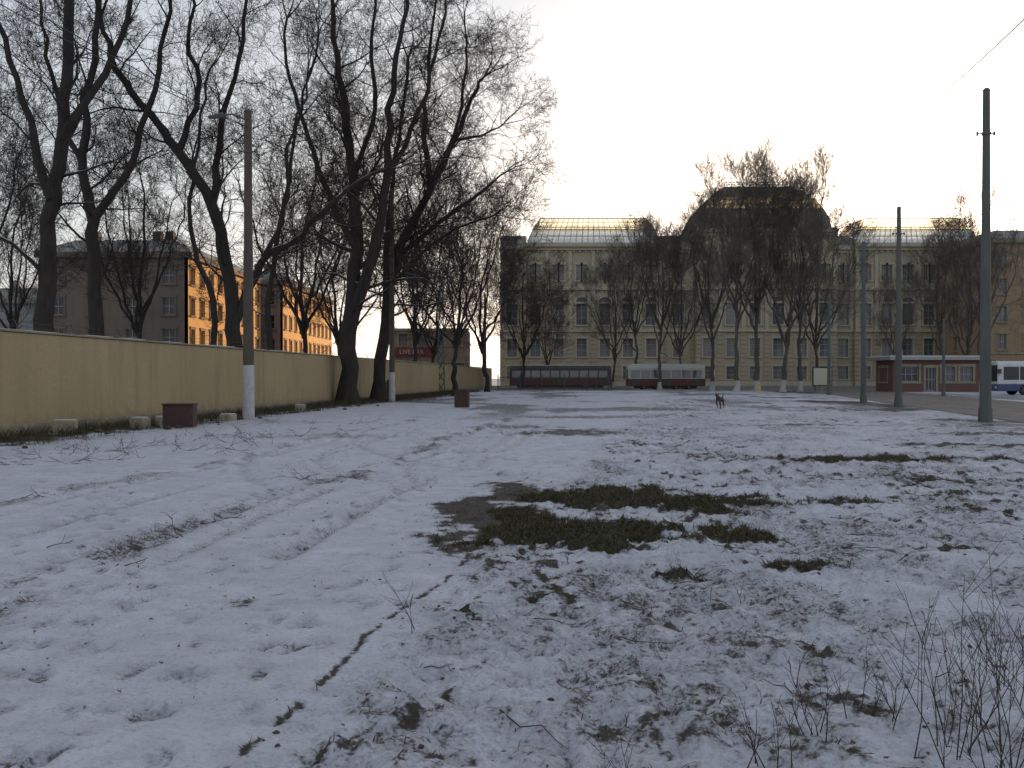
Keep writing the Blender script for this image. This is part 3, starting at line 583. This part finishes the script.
e=empty('lattice_mast',(PX(441,100),100,0)); b=MB(); h=PZ(262,100)
for sx in(-1,1):
    for sy in(-1,1): b.cyl((sx*.35,sy*.35,0),(sx*.12,sy*.12,h),.05,n=5)
k=12
for i in range(k):
    z0=h*i/k;z1=h*(i+1)/k; w0=.35-.23*i/k;w1=.35-.23*(i+1)/k
    for sy in(-1,1): 
        b.cyl((-w0,sy*w0,z0),(w1,sy*w1,z1),.03,n=4); b.cyl((w0,sy*w0,z0),(-w1,sy*w1,z1),.03,n=4)
        b.cyl((sy*w0,-w0,z0),(sy*w1,w1,z1),.03,n=4)
b.make('lattice',M['steel'],e,local=True)
W_=MB()
def addw(p,q,sag,r=.012,n=20):
    P=[]
    for i in range(n+1):
        t=i/n; v=Vector(p).lerp(Vector(q),t); v.z-=sag*4*t*(1-t); P.append(v)
    for i in range(n): W_.cyl(P[i],P[i+1],r,n=4,cap=False)
pA=(PX(248.5,38),38,PZ(128,38)); pB=(PX(392,64),64,PZ(200,64)); pC=(PX(485,118),118,PZ(305,118)); 
addw(pA,pB,.5,.015);addw(pB,pC,.9,.015);addw(pA,(-14.5,-3,11.0),.7,.016);addw(pA,(PX(-60,24),24,PZ(-30,24)),.2,.016)
pR2=(PX(898.5,53),53,PZ(225,53)); pR3=(PX(863.5,61),61,PZ(258,61)); pR4=(PX(829,89),89,PZ(310,89))
addw(pR2,pR3,.2,.014);addw(pR3,pR4,.3,.014)
addw((PX(925,60),60,PZ(108,60)),(PX(1100,24),24,PZ(-55,24)),.15,.026)
addw((PX(380,34),34,PZ(-10,34)),(PX(560,75),75,PZ(190,75)),.3,.02)
W_.make('overhead_wires',M['wire'])
# ------------------------------------------------------------ small objects near the wall
def metal_box(px,Yd,w,h,d,rz):
    e=empty('metal_utility_box',(PX(px,Yd),Yd,0),rz); b=MB(); b.box(-w/2,w/2,-d/2,d/2,.04,h); b.make('body',M['redbox'],e,local=True,bev=.015)
    b=MB(); b.box(-w/2-.03,w/2+.03,-d/2-.03,d/2+.03,h+.002,h+.05); b.make('lid',M['redbox'],e,local=True,bev=.01)
    b=MB(); b.box(-.01,.01,-d/2-.012,-d/2-.002,.1,h-.06); b.box(.05,.09,-d/2-.04,-d/2-.002,h*.5,h*.5+.1)
    for s_ in(-1,1):
        for t in (.25,.75): b.box(s_*(w/2-.05)-.02,s_*(w/2-.05)+.02,-d/2-.02,-d/2-.002,h*t-.05,h*t+.05)
    b.make('door_fittings',M['frameD'],e,local=True)
    b=MB(); b.box(-w/2+.02,w/2-.02,-d/2+.02,d/2-.02,-.05,.045); b.make('foot',M['block'],e,local=True)
metal_box(180,31.5,.92,.72,.7,.12); metal_box(462,52,.72,.85,.6,-.1); metal_box(395,80,.6,1.2,.5,0)
for px,Yd,w,h,r_ in ((65,28.6,.62,.36,.2),(140,31.0,.5,.34,-.3),(162,32.8,.45,.3,.5),(228,36.5,.5,.25,-.4),(300,47,.5,.3,.3)):
    e=empty('concrete_block',(PX(px,Yd),Yd,0),r_); b=MB(); b.box(-w/2,w/2,-.2,.2,-.04,h); b.make('block_body',M['block'],e,local=True,bev=.03)
    b=MB(); b.box(-w/2+.04,w/2-.04,-.16,.16,h+.002,h+.025); b.make('snow_cap',M['snowroof'],e,local=True,bev=.01)
e=empty('leaning_boards',(PX(392,72)-.4,70,0),-.2); b=MB()
for i in range(4): b.obox([(i*.22,0,0),(i*.22+.19,0,0),(i*.22+.19,.03,0),(i*.22,.03,0),(i*.22-.1,.5,1.3+.1*(i%2)),(i*.22+.09,.5,1.3+.1*(i%2)),(i*.22+.09,.53,1.3+.1*(i%2)),(i*.22-.1,.53,1.3+.1*(i%2))])
b.make('boards',M['wood'],e,local=True)
rr=random.Random(8); b=MB()
for i in range(620):
    if i<460: y=rr.uniform(22,100); x=wallx(y)+abs(rr.gauss(0,1.2))+.2; s=rr.uniform(.03,.15)
    else: y=rr.uniform(4.2,30); x=rr.uniform(-.3,.5)*y; s=rr.uniform(.006,.02)
    z=hz(x,y); n=6; vs=[];
    for zz,rad in ((-.3,.8),(.3,1),(.7,.55)):
        for k in range(n): t=6.283*k/n; q=rad*rr.uniform(.7,1.2); vs.append((x+math.cos(t)*s*q,y+math.sin(t)*s*q,z+s*zz*rr.uniform(.8,1.2)))
    b.add(vs,[(k+j*n,(k+1)%n+j*n,(k+1)%n+(j+1)*n,k+(j+1)*n) for j in range(2) for k in range(n)]+[tuple(range(12,18))])
b.make('rubble',M['wood'])
def brush(name,cx,cy,n,spread,ln,r,flat=True,up=0.02,seed=1,tw=.003,lv=3,wob=1.0):
    t=Tree(seed,tw=tw,up=up,wob=wob,amin=20,amax=50); q=random.Random(seed+5)
    for i in range(n):
        x=q.gauss(0,spread);y=q.gauss(0,spread*.6); a=q.uniform(0,6.283); z=hz(cx+x,cy+y)+.01
        if flat: d=(math.cos(a),math.sin(a),q.uniform(0.02,.16))
        else: d=nrm((q.gauss(0,.3),q.gauss(0,.3),1))
        t.grow((x,y,z),nrm(d),ln*q.uniform(.5,1.3),r,lv)
    return obj(name,t.mesh(name,M['stalk'],M['stalk']),(cx,cy,0))
sd=50
for px,py,n,sp,ln,lv in ((355,399,30,1.2,1.7,3),(140,540,6,.35,.28,4),(330,478,6,.4,.4,4),(210,522,5,.12,.22,4),(42,497,4,.15,.3,4),(130,455,22,1.5,.55,4),(90,450,22,1.7,.5,4),(40,462,14,1.2,.45,4),(420,448,3,.5,.4,4),(120,566,4,.1,.25,4),(250,436,18,1.2,.5,4),(200,443,16,1.2,.55,4),(310,424,14,1.2,.6,4)):
    Yd=1600/(py-377); brush('fallen_branches',PX(px,Yd),Yd,n,sp,ln,.012 if Yd>40 else .006,True,-.03,sd,lv=lv,tw=.004 if Yd>18 else .003); sd+=1
for px,py,n,sp,ln,lv in ((785,768,6,.10,.26,4),(815,745,4,.06,.18,4),(960,800,12,.22,.5,4),(1015,765,14,.2,.6,4),(615,800,3,.04,.22,4),(415,640,2,.03,.33,4),(790,690,2,.04,.16,4),(900,715,5,.12,.22,4),(940,740,7,.2,.32,4),(1000,700,6,.2,.35,4)):
    Yd=1600/(py-377); brush('dry_weed',PX(px,Yd),Yd,n,sp,ln,.0036,False,.08,sd,.0016,lv=lv,wob=.45); sd+=1
q=random.Random(4)
for i in range(9):
    Yd=q.uniform(6,20); x=q.uniform(0,.5)*Yd; brush('dry_weed',x,Yd,2,.1,.14,.003,False,.05,100+i,.0013,lv=4,wob=.5)
b=MB(); q=random.Random(12)
for i in range(60):
    y=q.uniform(4.5,16); x=q.uniform(-1.4+.166*y-.2,.55*y); a_=q.gauss(0,.5); l=q.uniform(.12,.6); p=Vector((x,y,hz(x,y)+.015)); 
    for j in range(4):
        a_+=q.gauss(0,.25); x2=p.x+math.cos(a_)*l/4;y2=p.y+math.sin(a_)*l/4; p2=Vector((x2,y2,hz(x2,y2)+.015)); b.cyl(p,p2,.004*(1-.2*j),.004*(.8-.2*j),5,False); p=p2
b.make('fallen_sticks',M['stalk'])
n=4200; x=rng.uniform(-4,7,n); y=3.8+rng.rand(n)**1.3*16; _,b_,_=fields(x,y); k=(rng.rand(n)<.12+b_); x=x[k];y=y[k]; n=len(x); z,_,_=fields(x,y)
s=rng.uniform(.006,.017,n);a=rng.uniform(0,6.28,n); Vv=[]
for da,f in ((0,1.3),(1.57,.7),(3.14,1.2),(4.71,.7)): Vv.append(np.stack([x+np.cos(a+da)*s*f,y+np.sin(a+da)*s*f,z+.008+rng.uniform(0,.018,n)],-1))
Vv=np.stack(Vv,1).reshape(-1,3); obj('fallen_leaves',raw_mesh('fallen_leaves',Vv,np.arange(n*4),4,[simple('dead_leaf',(0.07,0.045,0.03),(0.12,0.08,0.05),3,.8,0)]))
# ------------------------------------------------------------ vehicles
def profile_body(mb,x0,x1,prof):
    n=len(prof); vs=[(x0,y,z) for y,z in prof]+[(x1,y,z) for y,z in prof]
    mb.add(vs,[(i,(i+1)%n,n+(i+1)%n,n+i) for i in range(n)]+[tuple(range(n))[::-1],tuple(range(n,2*n))])
def wheels(e,xs_,w,r):
    b=MB();c=MB()
    for x in xs_:
        for s_ in(-1,1):
            b.cyl((x,s_*(w/2-.28),r),(x,s_*(w/2+.01),r),r,n=20); c.cyl((x,s_*(w/2+.012),r),(x,s_*(w/2+.03),r),r*.55,n=14)
    b.make('tyres',M['rubber'],e,local=True); c.make('hubs',M['steel'],e,local=True)
def tram(x,y,ln,low,hi):
    e=empty('tram',(x,y,0)); w=2.5; b=MB(); profile_body(b,-ln/2,ln/2,[(-w/2+.05,.45),(w/2-.05,.45),(w/2,1.35),(-w/2,1.35)]); b.make('lower_body',M[low],e,local=True,bev=.05)
    b=MB(); profile_body(b,-ln/2+.03,ln/2-.03,[(-w/2,1.353),(w/2,1.353),(w/2-.08,2.75),(w/2-.45,3.1),(-w/2+.45,3.1),(-w/2+.08,2.75)]); b.make('upper_body',M[hi],e,local=True,bev=.05)
    b=MB(); n=int(ln/1.35)
    for s_ in(-1,1):
        for i in range(n):
            x0=-ln/2+.35+(ln-.7)*i/n; x1=x0+(ln-.7)/n-.16; b.add([(x0,s_*(w/2+.012),1.5),(x1,s_*(w/2+.012),1.5),(x1,s_*(w/2-.04),2.45),(x0,s_*(w/2-.04),2.45)],[(0,1,2,3)])
        b.box(s_*ln/2-.02,s_*ln/2+.02,-w/2+.2,w/2-.2,1.5,2.5)
    b.make('windows',M['glass'],e,local=True)
    b=MB()
    for x0 in (-ln/2+1,0,ln/2-1): b.box(x0-.5,x0+.5,-w/2-.03,-w/2+.001,.5,1.33)
    b.box(-ln/2+1,ln/2-1,-w/2+.4,w/2-.4,.15,.44); b.make('doors_and_skirt',M['frameD'],e,local=True)
    b=MB(); b.box(-ln/2+.6,ln/2-.6,-w/2+.55,w/2-.55,3.103,3.2); b.make('roof_snow',M['snowroof'],e,local=True,bev=.03)
    b=MB(); b.cyl((-.8,0,3.2),(.6,0,3.9),.03,n=5);b.cyl((.6,0,3.9),(-.5,0,4.7),.03,n=5);b.cyl((-.5,-.7,4.7),(-.5,.7,4.7),.03,n=5); b.make('pantograph',M['steel'],e,local=True)
    wheels(e,(-ln/2+2,-ln/2+3.6,ln/2-3.6,ln/2-2),2.2,.35)
tram(PX(664,126),125,9.6,'tramred','tramcream'); tram(PX(560,134),134,13.5,'tramred','frameD')
def bus(x,y,ln):
    e=empty('bus',(x,y,0)); w=2.5; b=MB(); profile_body(b,-ln/2,ln/2,[(-w/2,.35),(w/2,.35),(w/2,.95),(-w/2,.95)]); b.make('lower_body',M['busblue'],e,local=True,bev=.06)
    b=MB(); profile_body(b,-ln/2,ln/2,[(-w/2,.953),(w/2,.953),(w/2-.03,2.7),(w/2-.25,3.0),(-w/2+.25,3.0),(-w/2+.03,2.7)]); b.make('upper_body',M['buswhite'],e,local=True,bev=.08)
    b=MB(); n=7
    for s_ in(-1,1):
        for i in range(n):
            x0=-ln/2+.5+(ln-.9)*i/n;x1=x0+(ln-.9)/n-.09; b.add([(x0,s_*(w/2+.012),1.35),(x1,s_*(w/2+.012),1.35),(x1,s_*(w/2-.015),2.5),(x0,s_*(w/2-.015),2.5)],[(0,1,2,3)])
    b.box(-ln/2-.015,-ln/2+.05,-w/2+.12,w/2-.12,1.2,2.65); b.make('windows',M['glassd'],e,local=True)
    b=MB()
    for s_ in(-1,1): b.box(-ln/2-.03,-ln/2,s_*.9-.15,s_*.9+.15,.6,.8)
    b.make('headlights',M['signw'],e,local=True); wheels(e,(-ln/2+2.4,ln/2-3.2),w,.48)
    b=MB(); b.box(-ln/2-.1,-ln/2+.2,-w/2-.25,-w/2-.1,1.9,2.3); b.make('mirror',M['frameD'],e,local=True)
bus(PX(990,89)+5.6,89,11)
# ------------------------------------------------------------ kiosk
x0=PX(893,107);x1=PX(979,107); k_=empty('brick_kiosk_building',((x0+x1)/2,107,0)); W,Gl,Fr,Tr=[MB() for _ in range(4)]; ln=x1-x0
ww=[(ln*.08,ln*.3,1.1,2.7),(ln*.38,ln*.5,.1,2.6),(ln*.57,ln*.72,1.1,2.7),(ln*.78,ln*.93,1.1,2.7)]
fb=facade((W,Gl,Fr,Tr),(x0,107),(1,0),ln,0,3.4,ww,trim=.04,mull=3,bars=2); W.box(x0+.01,x1-.01,107.3,112,0,3.4); facade((W,Gl,Fr,Tr),(x0,112),(0,-1),4.7,0,3.4,[(1,3.4,1.1,2.6)],trim=.04)
W.make('walls',M['kbrick'],k_);Gl.make('window_glass',M['glass'],k_);Fr.make('window_frames',M['frame'],k_);Tr.make('mouldings',M['plinth'],k_)
b=MB(); b.box(x0-.6,x1+.6,106.3,112.6,3.41,3.75); b.make('roof_slab',M['frame'],k_,bev=.02); b=MB(); b.box(x0-.55,x1+.55,106.35,112.5,3.753,3.87); b.make('roof_snow',M['snowroof'],k_,bev=.04)
ax=PX(817,118); e=empty('advertising_panel',(ax,116,0)); b=MB(); b.box(-1.15,1.15,-.08,.08,.55,2.75); b.make('casing',M['frameD'],e,local=True,bev=.02); b=MB(); b.box(-1.02,1.02,-.1,-.083,.68,2.62); b.make('poster',M['poster'],e,local=True); b=MB(); b.box(-.9,-.75,-.06,.06,-.05,.55);b.box(.75,.9,-.06,.06,-.05,.55); b.make('legs',M['steel'],e,local=True)
e=empty('yellow_bollard',(PX(759,104),104,0)); b=MB(); b.cyl((0,0,-.05),(0,0,.85),.14,.12,12); b.cyl((0,0,.85),(0,0,1.0),.16,.07,12); b.make('post',M['yellow'],e,local=True); b=MB(); b.cyl((0,0,.5),(0,0,.62),.145,.142,12); b.make('band',M['signw'],e,local=True)
e=empty('iron_fence',(6,116,0)); b=MB()
xa,xb=PX(498,116),PX(628,116)
n=int((xb-xa)/.16)
for i in range(n+1):
    x=xa+(xb-xa)*i/n; b.box(x-.016,x+.016,115.985,116.015,.1,1.75)
    if i%16==0: b.box(x-.06,x+.06,115.94,116.06,0,1.9)
b.box(xa,xb,115.975,116.025,.25,.3); b.box(xa,xb,115.975,116.025,1.55,1.6); b.make('railings',M['frameD'],e)
# ------------------------------------------------------------ dog
def skinned(name,pts,edges,rad,mat,parent,sub=2):
    me=bpy.data.meshes.new(name); me.from_pydata(pts,edges,[]); me.materials.append(mat); o=bpy.data.objects.new(name,me); scene.collection.objects.link(o); o.parent=parent
    m=o.modifiers.new('skin','SKIN')
    if not me.skin_vertices:
        bpy.context.view_layer.objects.active=o; bpy.ops.object.mode_set(mode='EDIT'); bpy.ops.object.mode_set(mode='OBJECT')
    for i,v in enumerate(me.skin_vertices[0].data): v.radius=(rad[i],rad[i]); v.use_root=(i==0)
    s=o.modifiers.new('sub','SUBSURF'); s.levels=sub; s.render_levels=sub; m.use_smooth_shade=True; return o
try:
    Yd=51; dg=empty('dog',(PX(720,Yd),Yd,0),math.radians(238))
    pts=[(-.25,0,.50),(-.08,0,.49),(.10,0,.50),(.24,0,.52),(.36,0,.62),(.43,0,.70),(.52,0,.69),(.61,0,.66),
         (-.36,0,.56),(-.45,0,.66),(-.47,0,.76),
         (.22,.09,.42),(.27,.10,.26),(.25,.10,.14),(.25,.10,.02),(.30,.10,.01),
         (.22,-.09,.42),(.20,-.10,.27),(.13,-.10,.15),(.10,-.10,.03),(.15,-.10,.01),
         (-.25,.09,.40),(-.17,.10,.28),(-.29,.10,.17),(-.27,.10,.03),(-.22,.10,.01),
         (-.27,-.09,.40),(-.24,-.10,.27),(-.39,-.10,.17),(-.40,-.10,.03),(-.35,-.10,.01)]
    ed=[(0,1),(1,2),(2,3),(3,4),(4,5),(5,6),(6,7),(0,8),(8,9),(9,10),(3,11),(11,12),(12,13),(13,14),(14,15),(3,16),(16,17),(17,18),(18,19),(19,20),(0,21),(21,22),(22,23),(23,24),(24,25),(0,26),(26,27),(27,28),(28,29),(29,30)]
    rad=[.10,.095,.115,.12,.075,.08,.055,.035,.035,.028,.018]+[.055,.038,.026,.022,.022]*2+[.07,.05,.028,.022,.022]*2
    skinned('body',pts,ed,rad,M['dog'],dg)
    b=MB()
    for s_ in(-1,1): b.add([(.40,s_*.03,.76),(.44,s_*.08,.75),(.38,s_*.075,.73),(.40,s_*.075,.85)],[(0,1,3),(1,2,3),(2,0,3)])
    b.make('ears',M['dog'],dg,local=True); b=MB(); b.cyl((.63,0,.67),(.65,0,.67),.02,.01,6)
    for s_ in(-1,1): b.cyl((.49,s_*.045,.73),(.505,s_*.05,.73),.012,n=6)
    b.make('nose_and_eyes',M['rubber'],dg,local=True)
except Exception as ex: print('DOG',ex)
# ------------------------------------------------------------ light
EL=4.0; AZ=20.0
w=bpy.data.worlds.new('World'); scene.world=w; w.use_nodes=True; nt=w.node_tree; bg=nt.nodes['Background']; out=nt.nodes['World Output']
sk=nt.nodes.new('ShaderNodeTexSky'); sk.sky_type='NISHITA'; sk.sun_disc=False; sk.sun_elevation=math.radians(EL); sk.sun_rotation=math.radians(AZ); sk.dust_density=2.0; sk.air_density=1.0; sk.ozone_density=1.0
hs=nt.nodes.new('ShaderNodeHueSaturation'); hs.inputs['Saturation'].default_value=0.5; nt.links.new(sk.outputs[0],hs.inputs['Color']); nt.links.new(hs.outputs[0],bg.inputs[0]); bg.inputs[1].default_value=0.15
bg2=nt.nodes.new('ShaderNodeBackground'); tc=nt.nodes.new('ShaderNodeTexCoord'); mp=nt.nodes.new('ShaderNodeMapping'); mp.inputs['Scale'].default_value=(1,1,2.5); nt.links.new(tc.outputs['Generated'],mp.inputs[0])
nn=noise(nt,1.6,3,mp.outputs[0],.5); cl=ramp(nt,nn,.3,.7,(0.285,0.32,0.395,1),(0.37,0.40,0.46,1)); nt.links.new(cl,bg2.inputs[0]); bg2.inputs[1].default_value=1.0
ad=nt.nodes.new('ShaderNodeAddShader'); nt.links.new(bg.outputs[0],ad.inputs[0]); nt.links.new(bg2.outputs[0],ad.inputs[1]); nt.links.new(ad.outputs[0],out.inputs['Surface'])
S=Vector((math.sin(math.radians(AZ))*math.cos(math.radians(EL)),math.cos(math.radians(AZ))*math.cos(math.radians(EL)),math.sin(math.radians(EL))))
ld=bpy.data.lights.new('sun','SUN'); ld.energy=5.0; ld.angle=math.radians(.5); ld.color=(1,.62,.3); lo=bpy.data.objects.new('sun',ld); scene.collection.objects.link(lo); lo.rotation_euler=S.to_track_quat('Z','Y').to_euler()
cd=bpy.data.cameras.new('camera'); cd.lens=35.156; cd.sensor_width=36; cd.clip_end=3000; cd.clip_start=.05; co=bpy.data.objects.new('camera',cd); scene.collection.objects.link(co)
co.location=(0,0,CZ); co.rotation_euler=(math.radians(90)-math.atan(7/1000),0,0); scene.camera=co
scene.view_settings.view_transform='Standard'; scene.view_settings.look='None'; scene.view_settings.exposure=0
